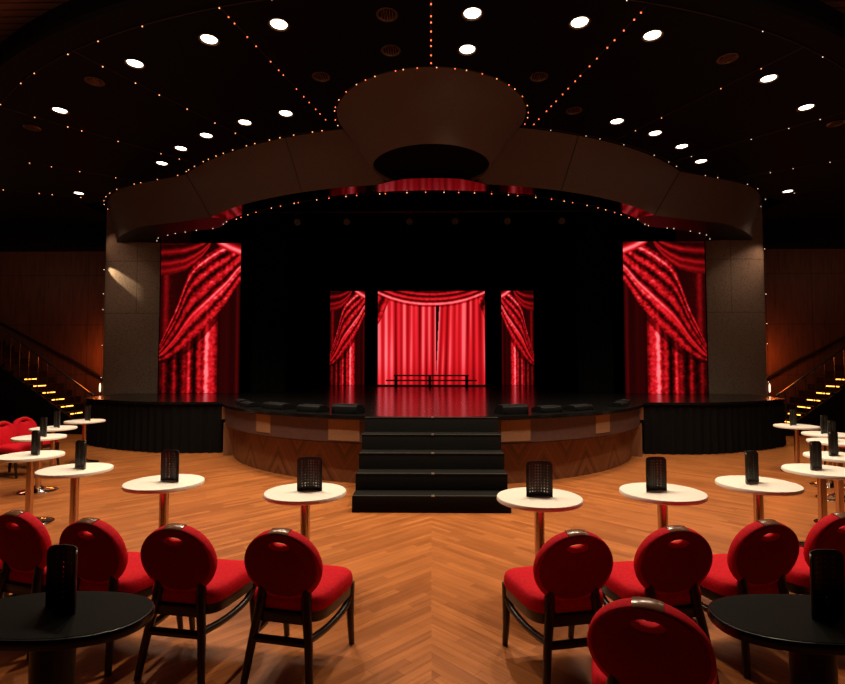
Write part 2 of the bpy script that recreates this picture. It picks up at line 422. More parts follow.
# side panels (proscenium columns) standing at the stage ends
for s, nm in ((-1, 'left'), (1, 'right')):
    fr = smooth_path([(s*6.74, 13.02, 0), (s*7.1, 12.96, 0), (s*7.5, 12.95, 0), (s*7.9, 12.97, 0), (s*8.16, 13.05, 0), (s*8.2, 13.3, 0)], 4)
    o2 = [(p.x, p.y) for p in fr] + [(s*8.2, 14.6), (s*6.74, 14.6)]
    bm = bmesh.new(); add_prism(bm, o2, 0, 5.8); struct('wall_proscenium_'+nm, bm, M['column'])

# ------------------------------------------------------------------ screens showing curtains
def vnoise(x, y, seed=0):
    xi, yi = np.floor(x).astype(int), np.floor(y).astype(int); fx, fy = x-xi, y-yi
    def h(a, b):
        v = np.sin(a*127.1+b*311.7+seed*74.7)*43758.5453; return v-np.floor(v)
    fx = fx*fx*(3-2*fx); fy = fy*fy*(3-2*fy)
    return (h(xi, yi)*(1-fx)+h(xi+1, yi)*fx)*(1-fy)+(h(xi, yi+1)*(1-fx)+h(xi+1, yi+1)*fx)*fy
STOPS = np.array([0, .2, .4, .6, .8, 1.0])
CR = np.array([.002, .03, .17, .56, .90, 1.05]); CG = np.array([.0005, .001, .002, .006, .018, .22]); CB = np.array([.0005, .001, .003, .009, .030, .24])
def colour(b):
    b = np.clip(b, 0, 1); return np.stack([np.interp(b, STOPS, CR), np.interp(b, STOPS, CG), np.interp(b, STOPS, CB), np.ones_like(b)], -1)
def gs(t, c, w): return np.exp(-((t-c)/w)**2)
def side_picture(u, v):
    """tied-back brocade drape falling from upper right to lower left"""
    br = vnoise(u*34, v*62, 3)*.6+vnoise(u*62, v*120, 5)*.4
    xs = [0, .11, .34, .6, .83, 1.0]; sm = lambda X, Y: sum(np.interp(u+d, X, Y) for d in np.linspace(-.06, .06, 7))/7
    L = sm(xs, [.21, .228, .316, .456, .60, .76])
    U = sm([-.1, 0, .10, .21, .30, .364, .5, .69, 1.0, 1.1], [.20, .316, .447, .57, .728, .825, .895, .965, 1.03, 1.05])
    # dark background folds
    b = .10+.10*gs(u, .84, .03)+.16*gs(u, .965, .025)+.06*gs(u, .78, .03)
    # faint upper-left drape behind
    ul = .10+.26*gs(u, .07, .035)+.14*br*gs(u, .12, .12)
    b = np.where((v > U), ul, b)
    # straight hanging drape below the tie-back
    low = .30+.70*gs(u, .585, .030)+.38*gs(u, .65, .05)+.30*gs(u, .50, .03)+.52*gs(u, .37, .02)+.22*gs(u, .31, .03)+.38*gs(u, .19, .022)+.36*gs(u, .06, .02)-.25*gs(u, .44, .022)-.25*gs(u, .25, .03)-.2*gs(u, .125, .025)+(br-.5)*.42
    low = low*np.clip(.55+.45*(u/.45), .5, 1)
    b = np.where((v < L) & (u < .72), low, b)
    # diagonal drape
    t = (v-L)/np.maximum(U-L, .01)
    dg = .40+.26*gs(t, .08, .05)-.26*gs(t, .18, .035)+.34*gs(t, .27, .045)+.50*gs(t, .34, .028)-.30*gs(t, .43, .035)+.24*gs(t, .54, .06)-.32*gs(t, .655, .035)+.28*gs(t, .75, .035)-.30*gs(t, .84, .03)+.52*gs(t, .93, .025)+(br-.5)*.55*(1-.8*gs(t, .34, .06))
    dg = dg*np.clip(.72+.5*u, .6, 1.05)
    b = np.where((t > 0) & (t < 1), dg, b)
    # tie-back shadow under the swag
    b = np.where((t < 0) & (t > -.12) & (u < .72), b*.55, b)
    # swag garland across the top left
    sg = np.interp(u, [0, .12, .3, .42, .52, .6, .64], [.785, .79, .815, .86, .91, .97, 1.02])
    q = (v-sg)/np.maximum(1.06-sg, .02)
    gl = .30+.26*gs(q, .10, .06)+.30*gs(q, .28, .05)-.18*gs(q, .42, .05)+.28*gs(q, .56, .05)-.2*gs(q, .7, .05)+.2*gs(q, .85, .05)+(br-.5)*.15
    b = np.where((q > 0) & (u < .64), gl*np.clip(.75+.5*u, .6, 1.1), b)
    # second swag, top right
    s2 = np.interp(u, [.6, .72, .86, 1.0], [1.06, .985, .945, .915]); q2 = (v-s2)/.09
    b = np.where((q2 > 0) & (u > .6), .40+.62*gs(q2, .3, .22)-.2*gs(q2, .9, .2), b)
    return colour(b)
def centre_picture(u, v):
    """two full curtains under a long swag"""
    gap = .555-.006*(1-v)+.0*u
    wl = u+.02*(1-v)*(u-.3); k = (u-.56)/np.maximum(.44, .01); wr = .56+k*.44*(1.0-.10*(1-v))
    w = np.where(u < gap, wl, wr+.5+.035*(1-v))
    f1 = np.sin(w*2*math.pi*17); f2 = np.sin(w*2*math.pi*9.3+1.1); f3 = vnoise(w*46, v*1.2, 9)
    b = np.clip(.63+.16*f1+.08*f2+.26*(f3-.5), .3, .83)
    b = b+.10*gs(u, .08, .05)
    b = np.where((u > .540) & (u < .582-.040*(1-v)), .06, b)
    b = b*np.clip(1.12-.16*gs(v, 0, .2), .7, 1.2)
    # corner tails
    br = vnoise(u*60, v*60, 4)
    tl = (u < .115) & (v > .64+.30*(u/.115)**1.2); tr = (u > .925) & (v > .70+.24*((1-u)/.075))
    b = np.where(tl | tr, .42+.24*np.sin((u*9-v*3.2)*8)+(br-.5)*.3, b)
    # swag
    x = (u-.5)/.5; sg = .845+.125*np.abs(x)**2.2
    q = (v-sg)/.16
    s_ = .38+.66*gs(q, .10, .09)-.22*gs(q, .28, .06)+.36*gs(q, .42, .09)-.25*gs(q, .60, .06)+.30*gs(q, .75, .07)-.2*gs(q, .9, .05)+(br-.5)*.18
    b = np.where(q > 0, s_, b)
    b = np.where((q < 0) & (q > -.12), b*.72, b)
    return colour(b)

def screen(label, x0, x1, z0, z1, y, paint, flip=False, nx=100, ny=190, group=None):
    w, h = x1-x0, z1-z0
    t = thing('video_screen', label, 'video screen', ((x0+x1)/2, y, z0), 0, group)
    gx = np.linspace(0, 1, nx); gz = np.linspace(0, 1, ny); U, V = np.meshgrid(gx, gz)
    C = paint(1-U if flip else U, V).reshape(-1, 4)
    verts = np.stack([(U-.5)*w, np.full_like(U, 0), V*h], -1).reshape(-1, 3)
    faces = [(j*nx+i, j*nx+i+1, (j+1)*nx+i+1, (j+1)*nx+i) for j in range(ny-1) for i in range(nx-1)]
    me = bpy.data.meshes.new('display'); me.from_pydata(verts.tolist(), [], faces)
    at = me.color_attributes.new('picture', 'FLOAT_COLOR', 'POINT'); at.data.foreach_set('color', C.astype(np.float32).ravel())
    me.materials.append(M['picture']); o = bpy.data.objects.new('display', me); col.objects.link(o); o.parent = t
    bm = bmesh.new(); fw = .02
    add_box(bm, -w/2-fw, -w/2, -.01, .08, 0, h+fw); add_box(bm, w/2, w/2+fw, -.01, .08, 0, h+fw); add_box(bm, -w/2, w/2, -.01, .08, h, h+fw)
    add_box(bm, -w/2, w/2, .01, .08, 0, h)
    finish('casing', bm, M['void'], t, smooth=False)
    return t
screen('tall video screen of a tied-back red curtain, beside the left taupe column', -6.73, -4.73, SH+.005, 4.70, 13.0, side_picture, group='tall curtain screens either side of the stage')
screen('tall video screen of a tied-back red curtain, beside the right taupe column', 4.71, 6.70, SH+.005, 4.70, 13.0, side_picture, True, group='tall curtain screens either side of the stage')
screen('narrow upstage video screen of a red curtain, left of the central curtain screen', -3.55, -2.33, SH+.005, 4.26, 18.5, side_picture, nx=60, ny=140, group='narrow upstage curtain screens')
screen('narrow upstage video screen of a red curtain, right of the central curtain screen', 2.45, 3.57, SH+.005, 4.26, 18.5, side_picture, True, nx=60, ny=140, group='narrow upstage curtain screens')
screen('wide central upstage video screen showing two closed red curtains under a swag', -1.87, 1.87, SH+.005, 4.26, 18.5, centre_picture, nx=240, ny=150)

# black drapes in the stage opening
def drape(label, x0, x1, y, z0, z1, group, amp=.035, per=.22):
    bm = bmesh.new(); n = max(8, int((x1-x0)/per*10)); top, bot = [], []
    for i in range(n+1):
        x = (x1-x0)*(i/n-.5); w = math.sin(x*2*math.pi/per)+.4*math.sin(x*2*math.pi/.53+1)
        top.append((x, amp*.6*w, z1-z0)); bot.append((x, amp*w, 0))
    ribbon(bm, top, bot); o = finish('black_drape', bm, M['black_cloth'], ang=80, loc=((x0+x1)/2, y, z0))
    return tag(o, label, 'stage drape', group)
G = 'black drapes masking the stage'
drape('black leg drape hanging just inside the left curtain screen', -4.66, -3.75, 13.6, SH+.01, 8.0, G)
drape('black leg drape hanging just inside the right curtain screen', 3.75, 4.66, 13.6, SH+.01, 8.0, G)
drape('black drape upstage between left narrow screen and central curtain screen', -2.27, -1.93, 18.3, SH+.01, 4.3, G)
drape('black drape upstage between central curtain screen and right narrow screen', 1.93, 2.40, 18.3, SH+.01, 4.3, G)
drape('black drape upstage, outer side of the left narrow curtain screen', -6.3, -3.62, 17.8, SH+.01, 8.0, G)
drape('black drape upstage, outer side of the right narrow curtain screen', 3.62, 6.3, 17.8, SH+.01, 8.0, G)
drape('long black border drape hanging above the three upstage screens', -6.3, 6.3, 18.1, 4.30, 8.1, G)

# low dark rail standing before the central screen
t = thing('stage_rail', 'low black double rail on stage before the central curtain screen', 'rail', (0, 17.3, SH))
for z, x in ((.36, 1.22), (.20, 1.48)):
    bm = bmesh.new(); add_box(bm, -x, x, -.03, .03, z-.03, z+.02, .008); finish('rail_bar', bm, M['black_metal'], t)
for x in (-1.15, -.05, 1.15):
    bm = bmesh.new(); add_box(bm, x-.045, x+.045, -.04, .04, 0, .36, .006); finish('post', bm, M['black_metal'], t)
bm = bmesh.new(); add_box(bm, -1.95, 1.95, .03, .33, 0, .05, .01); finish('base_board', bm, M['black_metal'], t)

# stage monitors along the apron edge
def monitor(deg, r, w, h, d, label):
    x, y = ap(r, deg); t = thing('stage_monitor', label, 'stage monitor', (x, y, SH), R(deg), 'stage monitors along the apron edge')
    bm = bmesh.new()
    prof = [(-d/2, 0), (d/2, 0), (d/2, h*.55), (d*.1, h), (-d*.35, h), (-d/2, h*.8)]
    add_loops(bm, [[(-w/2, p[0], p[1]) for p in prof], [(w/2, p[0], p[1]) for p in prof]])
    bmesh.ops.bevel(bm, geom=list(bm.edges), offset=.006, segments=1, affect='EDGES'); finish('shell', bm, M['monitor'], t)
    bm = bmesh.new(); e = .012
    a = Vector((0, d*.1, h)); b = Vector((0, d/2, h*.55)); nr = Vector((0, h*.45, d*.4)).normalized()*.004
    vs = [bm.verts.new(p) for p in (Vector((-w/2+e, 0, 0))+a.lerp(b, .08)+nr, Vector((w/2-e, 0, 0))+a.lerp(b, .08)+nr, Vector((w/2-e, 0, 0))+a.lerp(b, .92)+nr, Vector((-w/2+e, 0, 0))+a.lerp(b, .92)+nr)]
    bm.faces.new(vs); finish('grille', bm, M['grille'], t, smooth=False)
    bm = bmesh.new(); add_box(bm, -w/2+.03, w/2-.03, -d*.3, d*.05, h-.004, h+.004); finish('top_plate', bm, M['grille'], t, smooth=False)
    for s in (-1, 1):
        bm = bmesh.new(); add_tube(bm, [(s*(w/2-.02), -d/2-.006, h*.3), (s*(w/2-.02), -d/2-.006, h*.6)], .01, 6); finish('handle', bm, M['black_metal'], t)
monitor(-63, 3.85, .40, .07, .24, 'small black stage monitor at the far left end of the apron')
monitor(-52, 3.9, .38, .07, .24, 'black stage monitor second from the left end of the apron')
monitor(-41, 3.75, .56, .09, .28, 'long low black stage monitor above the left inner tan square')
monitor(-28, 3.80, .42, .10, .26, 'black stage monitor between the two tan panels left of the steps')
monitor(-18.5, 3.82, .40, .13, .30, 'black stage monitor beside the left top of the steps')
monitor(17.5, 3.85, .40, .13, .30, 'black stage monitor beside the right top of the steps')
monitor(27, 3.80, .38, .09, .26, 'black stage monitor between the two tan panels right of the steps')
monitor(37, 3.80, .44, .08, .26, 'black stage monitor above the small tan square right of the steps')
monitor(55, 3.9, .38, .07, .24, 'black stage monitor second from the right end of the apron')
monitor(64, 3.85, .40, .07, .24, 'small black stage monitor at the far right end of the apron')

# steps up to the stage
t = thing('stage_steps', 'five black steps in front of the stage apron on the centre line', 'steps', (0, 6.06, 0))
for i in range(5):
    z1 = SH*(i+1)/5; y0 = .275*i; y1 = y0+.275 if i < 4 else 1.17
    bm = bmesh.new(); add_box(bm, -.9, .9, y0, y1 if i < 4 else y0+.06, 0, z1-.004, .006); st = finish('step', bm, M['step_carpet'], t)
    bm = bmesh.new(); add_box(bm, -.895, .895, y0-.004, y0+.022, z1-.012, z1, .002); finish('nosing', bm, M['step_nose'], st, smooth=False)
    bm = bmesh.new(); add_box(bm, .0, .035, y0-.007, y0+.03, z1-.010, z1+.003); finish('silver_tab', bm, M['silver'], st, smooth=False)

# ------------------------------------------------------------------ staircases at the two sides
def staircase(s, nm):
    t = thing('staircase', 'dark curved-wall staircase with amber step lights beyond the %s end of the stage' % nm, 'staircase', (s*8.3, 12.75, 0), 0, 'lit staircases')
    ca, sa = math.cos(R(9)), math.sin(R(9))
    def T(a, b, z): return (s*(a*ca-b*sa*0), a*sa+b, z)   # a up the flight, b across
    run, rise, w, n = .27, .168, 1.15, 14
    for i in range(n):
        bm = bmesh.new(); a0, a1 = run*i, run*(i+1); z = rise*(i+1)
        add_loops(bm, [[T(a0, 0, z-.16), T(a1, 0, z-.16), T(a1, w, z-.16), T(a0, w, z-.16)], [T(a0, 0, z), T(a1, 0, z), T(a1, w, z), T(a0, w, z)]])
        st = finish('step', bm, M['strut'], t, smooth=False)
        random.seed(i+int(s*50)); segs = ([(.06, .26), (.30, .50)] if i % 3 else [(.06, .5)]) if 0 < i < 8 else []
        for b0, b1 in segs:
            bm = bmesh.new()
            add_loops(bm, [[T(a0-.006, b0, z-.045), T(a0+.01, b0, z-.045), T(a0+.01, b1, z-.045), T(a0-.006, b1, z-.045)], [T(a0-.006, b0, z-.022), T(a0+.01, b0, z-.022), T(a0+.01, b1, z-.022), T(a0-.006, b1, z-.022)]])
            finish('step_light', bm, M['strip'], st, smooth=False)
    bm = bmesh.new(); L = run*n
    f0 = [T(-.05, -.06, 0), T(L, -.06, 0), T(L, -.06, rise*n+.05), T(-.05, -.06, .10)]
    f1 = [T(-.05, -.01, 0), T(L, -.01, 0), T(L, -.01, rise*n+.05), T(-.05, -.01, .10)]
    add_loops(bm, [f0, f1]); finish('stringer', bm, M['strut'], t, smooth=False)
    hp = [T(a, -.035, rise*a/run+1.02) for a in np.linspace(-.05, L, 16)]
    bm = bmesh.new(); add_tube(bm, [T(-.17, -.035, .93), T(-.12, -.035, .98)]+hp, .026, 8); hr = finish('handrail', bm, M['rail'], t)
    for i in range(n):
        a = run*(i+.3); z = rise*a/run
        bm = bmesh.new(); add_tube(bm, [T(a, -.035, z+.06), T(a, -.035, z+1.02)], .012, 6); finish('baluster', bm, M['rail'], t)
    bm = bmesh.new(); add_tube(bm, [T(-.1, -.035, 0), T(-.1, -.035, 1.0)], .022, 8); finish('newel_post', bm, M['rail'], t)
    # handrail fixed to the wall behind
    wr = thing('wall_handrail', 'dark sloping handrail fixed to the wall above the %s staircase' % nm, 'handrail', (s*8.7, 14.52, 0), 0, 'wall handrails')
    bm = bmesh.new(); add_tube(bm, [(s*x, 0, z) for x, z in ((0, 1.12), (1.3, 1.85), (1.45, 1.9), (4.2, 3.3))], .028, 8); finish('rail_bar', bm, M['rail'], wr)
    for x in (.4, 1.9, 3.2):
        z = 1.12+.53*x
        bm = bmesh.new(); add_tube(bm, [(s*x, 0, z), (s*x, .03, z-.07), (s*x, .085, z-.07)], .012, 6); finish('bracket', bm, M['rail'], wr)
staircase(-1, 'left'); staircase(1, 'right')

# ------------------------------------------------------------------ chairs
def make_chair(label):
    t = thing('banquet_chair', label, 'chair')
    def outline(sc_, z, yc=.015):
        pts = []
        for k in range(40):
            a = 2*math.pi*k/40; c, s_ = math.cos(a), math.sin(a)
            x = abs(c)**.42*math.copysign(1, c); y = abs(s_)**.42*math.copysign(1, s_)
            hw = .215+.04*(y+1)/2
            pts.append((x*hw*sc_, yc+y*.232*sc_, z+.006*(-(y*y))*0))
        return pts
    bm = bmesh.new()
    add_loops(bm, [outline(a, z) for a, z in ((.90, .372), (.985, .376), (1.0, .395), (1.0, .417), (.975, .440), (.92, .454), (.78, .464), (.5, .470), (.15, .472))])
    finish('seat', bm, M['red'], t, ang=60)
    bm = bmesh.new(); add_loops(bm, [outline(.95, .318), outline(.96, .323), outline(.965, .374)]); finish('seat_frame', bm, M['dark_wood'], t)
    # round back, tilted, with the oval hand hole under a wooden grip
    tl = R(13); B = Vector((0, -math.sin(tl), math.cos(tl))); N = Vector((0, math.cos(tl), math.sin(tl))); C0 = Vector((0, -.235, .612))
    def P(a, b, n_): return C0+Vector((a, 0, 0))+B*b+N*n_
    K = 48
    def loop(lam, n_, rr=.219):
        lp = []
        for k in range(K):
            f = 2*math.pi*k/K
            hx, hy = .050*math.cos(f), .128+.015*math.sin(f); ox, oy = rr*math.cos(f), .898*rr*math.sin(f)
            lp.append(P(hx*(1-lam)+ox*lam, hy*(1-lam)+oy*lam, n_))
        return lp
    prof = [(0, -.016), (.5, -.018), (.92, -.018), (.975, -.013), (1, -.002), (1.0, .014), (.975, .032), (.88, .043), (.5, .05), (.2, .044), (.05, .034), (0, .02)]
    bm = bmesh.new(); lps = [loop(a, b) for a, b in prof]; add_loops(bm, lps+[lps[0]], cap0=False, cap1=False); bmesh.ops.remove_doubles(bm, verts=bm.verts, dist=1e-5)
    bk = finish('backrest', bm, M['red'], t, ang=60)
    bm = bmesh.new(); add_loops(bm, [loop(.06, -.0165), loop(.1, -.022), loop(.86, -.022), loop(.92, -.0165)], cap0=False, cap1=False)
    tag(finish('back_panel', bm, M['red_back'], bk), 'dark red rear panel')
    bm = bmesh.new(); A = np.linspace(R(76), R(104), 10)
    ri, ro = .196, .2225
    lp = []
    for a in A:
        lp.append([P(r*math.cos(a), r*math.sin(a)-.0215, n_) for r, n_ in ((ri, -.019), (ro-.004, -.019), (ro, -.012), (ro, .03), (ro-.006, .042), (ri, .046))])
    add_loops(bm, lp); finish('handle', bm, M['handle_wood'], bk)
    for s in (-1, 1):
        bm = bmesh.new(); p = smooth_path([(s*.186, -.290, 0), (s*.160, -.252, .22), (s*.134, -.224, .38), (s*.128, -.210, .45), (s*.128, -.214, .51)], 4)
        add_tube(bm, p, list(np.interp(np.linspace(0, 1, len(p)), [0, .5, .8, 1], [.018, .025, .025, .016])), 8, True); finish('leg', bm, M['dark_wood'], t, ang=50)
        bm = bmesh.new(); p = smooth_path([(s*.212, .240, 0), (s*.211, .220, .13), (s*.212, .210, .26), (s*.212, .206, .375)], 4)
        add_tube(bm, p, list(np.linspace(.016, .026, len(p))), 8, True); finish('leg', bm, M['dark_wood'], t, ang=50)
        bm = bmesh.new(); p = smooth_path([(s*.211, .205, .30), (s*.204, .12, .252), (s*.184, -.06, .235), (s*.160, -.245, .25)], 4)
        add_tube(bm, p, .019, 8, True); finish('stretcher', bm, M['dark_wood'], t, ang=50)
    bm = bmesh.new(); add_tube(bm, [(-.158, -.25, .235), (.158, -.25, .235)], .02, 8, True); finish('stretcher', bm, M['dark_wood'], t, ang=50)
    bm = bmesh.new(); add_box(bm, -.13, .13, -.235, -.20, .315, .372, .005); finish('rear_rail', bm, M['dark_wood'], t)
    return t

def place(first, X, Y, deg, label, group):
    """X, Y: where the middle of the round back stands"""
    a = R(deg); x = X-.235*math.sin(a); y = Y+.265*math.cos(a)
    if first is None:
        c = make_chair(label); c.location = (x, y, 0); c.rotation_euler = (0, 0, a); c['group'] = group; return c
    return dup(first, (x, y, 0), a, label, group)
GF = 'red round-backed chairs facing the stage'
ch = place(None, -.785, 2.80, -12, 'red round-backed chair just left of the centre aisle, closest to it', GF)
place(ch, -1.375, 2.87, -9, 'red round-backed chair second left of the centre aisle', GF)
place(ch, -1.91, 2.97, -14, 'red round-backed chair third left of the centre aisle, behind the left black table', GF)
place(ch, -2.44, 3.12, -16, 'red round-backed chair cut by the left picture edge, fourth left of the aisle', GF)
place(ch, -2.99, 3.28, -18, 'red chair at the extreme left edge, only its seat in view', GF)
place(ch, .745, 2.80, 12, 'red round-backed chair just right of the centre aisle, closest to it', GF)
place(ch, 1.30, 2.88, 9, 'red round-backed chair second right of the centre aisle', GF)
place(ch, 1.855, 3.00, 13, 'red round-backed chair third right of the centre aisle, beyond the right black table', GF)
place(ch, 2.375, 3.15, 14, 'red round-backed chair cut by the right edge, behind the right black menu holder', GF)
place(ch, .80, 1.985, -24, 'closest red chair, only its large round back and handle showing at the bottom', GF)
GB = 'red chairs at the side walls facing inward'
place(ch, -6.55, 8.05, -97, 'red round-backed chair at far left, cut by the edge, facing the white tables', GB)
place(ch, -6.74, 8.72, -100, 'red round-backed chair at far left, the one nearer the staircase', GB)
place(ch, 6.86, 8.62, 98, 'red chair at far right edge near the staircase, mostly hidden by white tables', GB)

# ------------------------------------------------------------------ white cocktail tables and menu holders
def make_table(label):
    t = thing('cocktail_table', label, 'table')
    bm = bmesh.new(); r = .305
    add_lathe(bm, [(r-.03, .686), (r-.006, .688), (r, .694), (r, .712), (r-.004, .718), (r-.012, .72)], 64); finish('table_top', bm, M['white'], t)
    bm = bmesh.new(); add_lathe(bm, [(.09, .672), (.09, .686)], 24); finish('top_plate', bm, M['black_metal'], t)
    bm = bmesh.new(); add_lathe(bm, [(.036, .045), (.036, .672)], 24); finish('column', bm, M['chrome'], t)
    bm = bmesh.new(); add_lathe(bm, [(.225, 0), (.228, .008), (.21, .018), (.12, .035), (.06, .055), (.04, .075)], 40); finish('base', bm, M['chrome_base'], t)
    return t
def make_holder(label):
    """upright curved, perforated plate with rounded upper corners"""
    bm = bmesh.new(); L = bm.loops.layers.uv.new('UVMap')
    nx, nz, w, h, th = 24, 16, .19, .25, .006
    def pt(u, v, off):
        x = (u-.5)*w; ed = min(u, 1-u)*w; rr = .022
        top = h if ed > rr else h-rr+math.sqrt(max(0, rr*rr-(rr-ed)**2))
        sag = .045*(1-(2*u-1)**2)
        return (x, sag-.02+off, v*top)
    grids = []
    for off in (0, th):
        g = [[bm.verts.new(pt(i/nx, j/nz, off)) for i in range(nx+1)] for j in range(nz+1)]; grids.append(g)
        for j in range(nz):
            for i in range(nx):
                fc = bm.faces.new((g[j][i], g[j][i+1], g[j+1][i+1], g[j+1][i]))
                for lo, (a, b) in zip(fc.loops, ((i, j), (i+1, j), (i+1, j+1), (i, j+1))): lo[L].uv = (a/nx, b/nz)
    a, b = grids
    for i in range(nx):
        for j in (0, nz): bm.faces.new((a[j][i], a[j][i+1], b[j][i+1], b[j][i]))
    for j in range(nz):
        for i in (0, nx): bm.faces.new((a[j][i], a[j+1][i], b[j+1][i], b[j][i]))
    return tag(finish('menu_holder', bm, M['perforated'], ang=50), label, 'menu holder')
GT, GH = 'white round cocktail tables', 'black menu holders on the tables'
spots = [(-.95, 4.03, 0, 'left of the steps, nearest the aisle'), (-2.18, 4.34, -20, 'second left of the aisle, alone on open floor'), (-3.27, 4.86, -36, 'third left of the aisle, with a narrow edge-on holder'),
         (-4.25, 5.6, -37, 'lowest and biggest of the stack at the left edge'), (-5.21, 7.01, -37, 'second up the left edge, before the red wall chairs'), (-5.74, 8.01, -37, 'third up the left edge, just before the farthest one'), (-5.93, 9.03, -37, 'farthest on the left, beside the black stage skirt'),
         (.78, 3.89, 0, 'right of the steps, nearest the aisle'), (1.74, 4.07, 20, 'second right of the aisle, before the stage skirt'), (2.63, 4.36, 35, 'third right of the aisle, alone on open floor'),
         (3.55, 4.93, 33, 'fourth right of the aisle, lowest at the right edge'), (4.27, 5.68, 35, 'second up the right edge, cut by the frame'), (5.06, 6.76, 35, 'third up the right edge, cut by the frame'), (5.5, 7.49, 35, 'fourth up the right edge, next to the farthest'), (5.73, 8.47, 35, 'farthest on the right, under the staircase lights')]
tb = mh = None
for x, y, a, where in spots:
    lt = 'white round cocktail table '+where; lh = 'black perforated menu holder on the white table '+where.split(',')[0].replace('lowest and biggest of the stack at', 'lowest at')
    if tb is None:
        tb = make_table(lt); tb.location = (x, y, 0); tb['group'] = GT
        mh = make_holder(lh); mh.location = (x+.03, y+.02, .72); mh.rotation_euler.z = R(a); mh['group'] = GH
    else:
        dup(tb, (x, y, 0), 0, lt, GT); dup(mh, (x+(.05 if x < 0 else -.05)*(abs(x) > 1), y+.01, .72), R(a), lh, GH)
# black tables in the foreground
def make_black_table(label):
    t = thing('black_table', label, 'table')
    def oval(d, z):
        pts = []
        for k in range(80):
            c, s_ = math.cos(2*math.pi*k/80), math.sin(2*math.pi*k/80)
            pts.append((math.copysign(abs(c)**.84, c)*(.365-d), math.copysign(abs(s_)**.84, s_)*(.205-d), z))
        return pts
    bm = bmesh.new(); add_loops(bm, [oval(*p) for p in ((.02, .680), (.004, .683), (0, .69), (0, .712), (.003, .719), (.01, .72))]); top = finish('table_top', bm, M['black_edge'], t)
    bm = bmesh.new(); add_loops(bm, [oval(.010, .7195), oval(.011, .7215)]); finish('laminate', bm, M['black_top'], top)
    bm = bmesh.new(); add_lathe(bm, [(.075, .03), (.075, .685)], 32); finish('column', bm, M['black_metal'], t)
    bm = bmesh.new(); add_lathe(bm, [(.2, 0), (.2, .015), (.17, .03), (.09, .04)], 40); finish('base', bm, M['black_metal'], t)
    return t
GK = 'black oval tables in front'
bt = make_black_table('black oval table at lower left, in front of the red chairs'); bt.location = (-1.445, 2.05, 0); bt['group'] = GK
dup(bt, (1.435, 2.07, 0), 0, 'black oval table at lower right, beside the closest red chair', GK)
dup(mh, (-1.435, 2.09, .722), R(-24), 'black perforated menu holder on the black table at lower left', GH).scale = (.93, .93, .93)
dup(mh, (1.50, 2.09, .722), R(20), 'black perforated menu holder on the black table at lower right', GH).scale = (.93, .93, .93)

# ------------------------------------------------------------------ ceiling lamps
SPOTS = []
def lamp_mesh(label, lit):
    t = thing('ceiling_light', label, 'ceiling light')
    bm = bmesh.new(); add_lathe(bm, [(.088, 0), (.115, -.004), (.122, -.012), (.105, -.016), (.092, -.006), (.088, .0)], 32); finish('trim_ring', bm, M['lamp_trim'], t)
    bm = bmesh.new(); add_lathe(bm, [(.09, -.003), (.06, -.010), (.02, -.013)], 28); finish('lamp', bm, M['lamp_on' if lit else 'lamp_off'], t)
    if not lit:
        bm = bmesh.new()
        for k in (-2, -1, 0, 1, 2):
            h = math.sqrt(.086**2-(k*.03)**2); add_box(bm, k*.03-.004, k*.03+.004, -h, h, -.02, -.008)
        finish('louver', bm, M['louver'], t, smooth=False)
    return t
LIT = [(-1.71, 5.77, 'outer arc, first left of the centre string'), (-2.61, 6.03, 'outer arc, second left of the centre string'), (-3.76, 6.51, 'outer arc, third left of the centre string'), (-5.58, 7.72, 'outer arc, fourth and last on the left'),
       (-5.11, 9.82, 'inner arc by the left bulkhead, lowest of five'), (-4.42, 9.14, 'inner arc by the left bulkhead, second lowest of five'), (-3.75, 8.62, 'inner arc by the left bulkhead, middle of five'), (-2.94, 8.16, 'inner arc by the left bulkhead, second highest of five'), (-2.21, 7.87, 'inner arc by the left bulkhead, highest of five'),
       (-7.85, 11.53, 'alone at far left over the staircase'), (.45, 5.62, 'brightest one, high right of the centre string'), (.44, 6.28, 'just above the drum, right of the centre string'),
       (1.66, 5.79, 'outer arc, left one of the pair right of the drum'), (2.57, 6.04, 'outer arc, right one of the pair right of the drum'), (4.51, 7.0, 'outer arc, left one of the pair at far right'), (5.57, 7.81, 'outer arc, right one of the pair at far right'),
       (2.92, 8.22, 'inner arc by the right bulkhead, highest of four'), (3.70, 8.66, 'inner arc by the right bulkhead, second highest of four'), (4.39, 9.20, 'inner arc by the right bulkhead, second lowest of four'), (5.07, 9.89, 'inner arc by the right bulkhead, lowest of four'), (7.86, 11.66, 'alone at far right over the staircase')]
DIM = [(-.48, 5.62, 'near the top edge, left of the centre string'), (-.49, 6.28, 'above the drum, left of the centre string'), (-1.46, 6.85, 'left of the drum rim'), (-4.54, 6.92, 'outer arc at far left between two lit lamps'), (-6.43, 8.28, 'outer arc, extreme left of all'),
       (1.43, 6.90, 'right of the drum rim'), (2.15, 7.85, 'above the right bulkhead, next to its string'), (3.70, 6.52, 'outer arc at right between two lit lamps'), (6.41, 8.35, 'outer arc, extreme right of all')]
for lst, lit in ((LIT, True), (DIM, False)):
    first = None
    for x, y, where in lst:
        lab = ('lit' if lit else 'unlit')+' round ceiling downlight, '+where; g = ('lit' if lit else 'unlit')+' downlights in the black ceiling'
        if first is None: first = lamp_mesh(lab, lit); first.location = (x, y, CZ); first['group'] = g
        else: dup(first, (x, y, CZ), 0, lab, g)

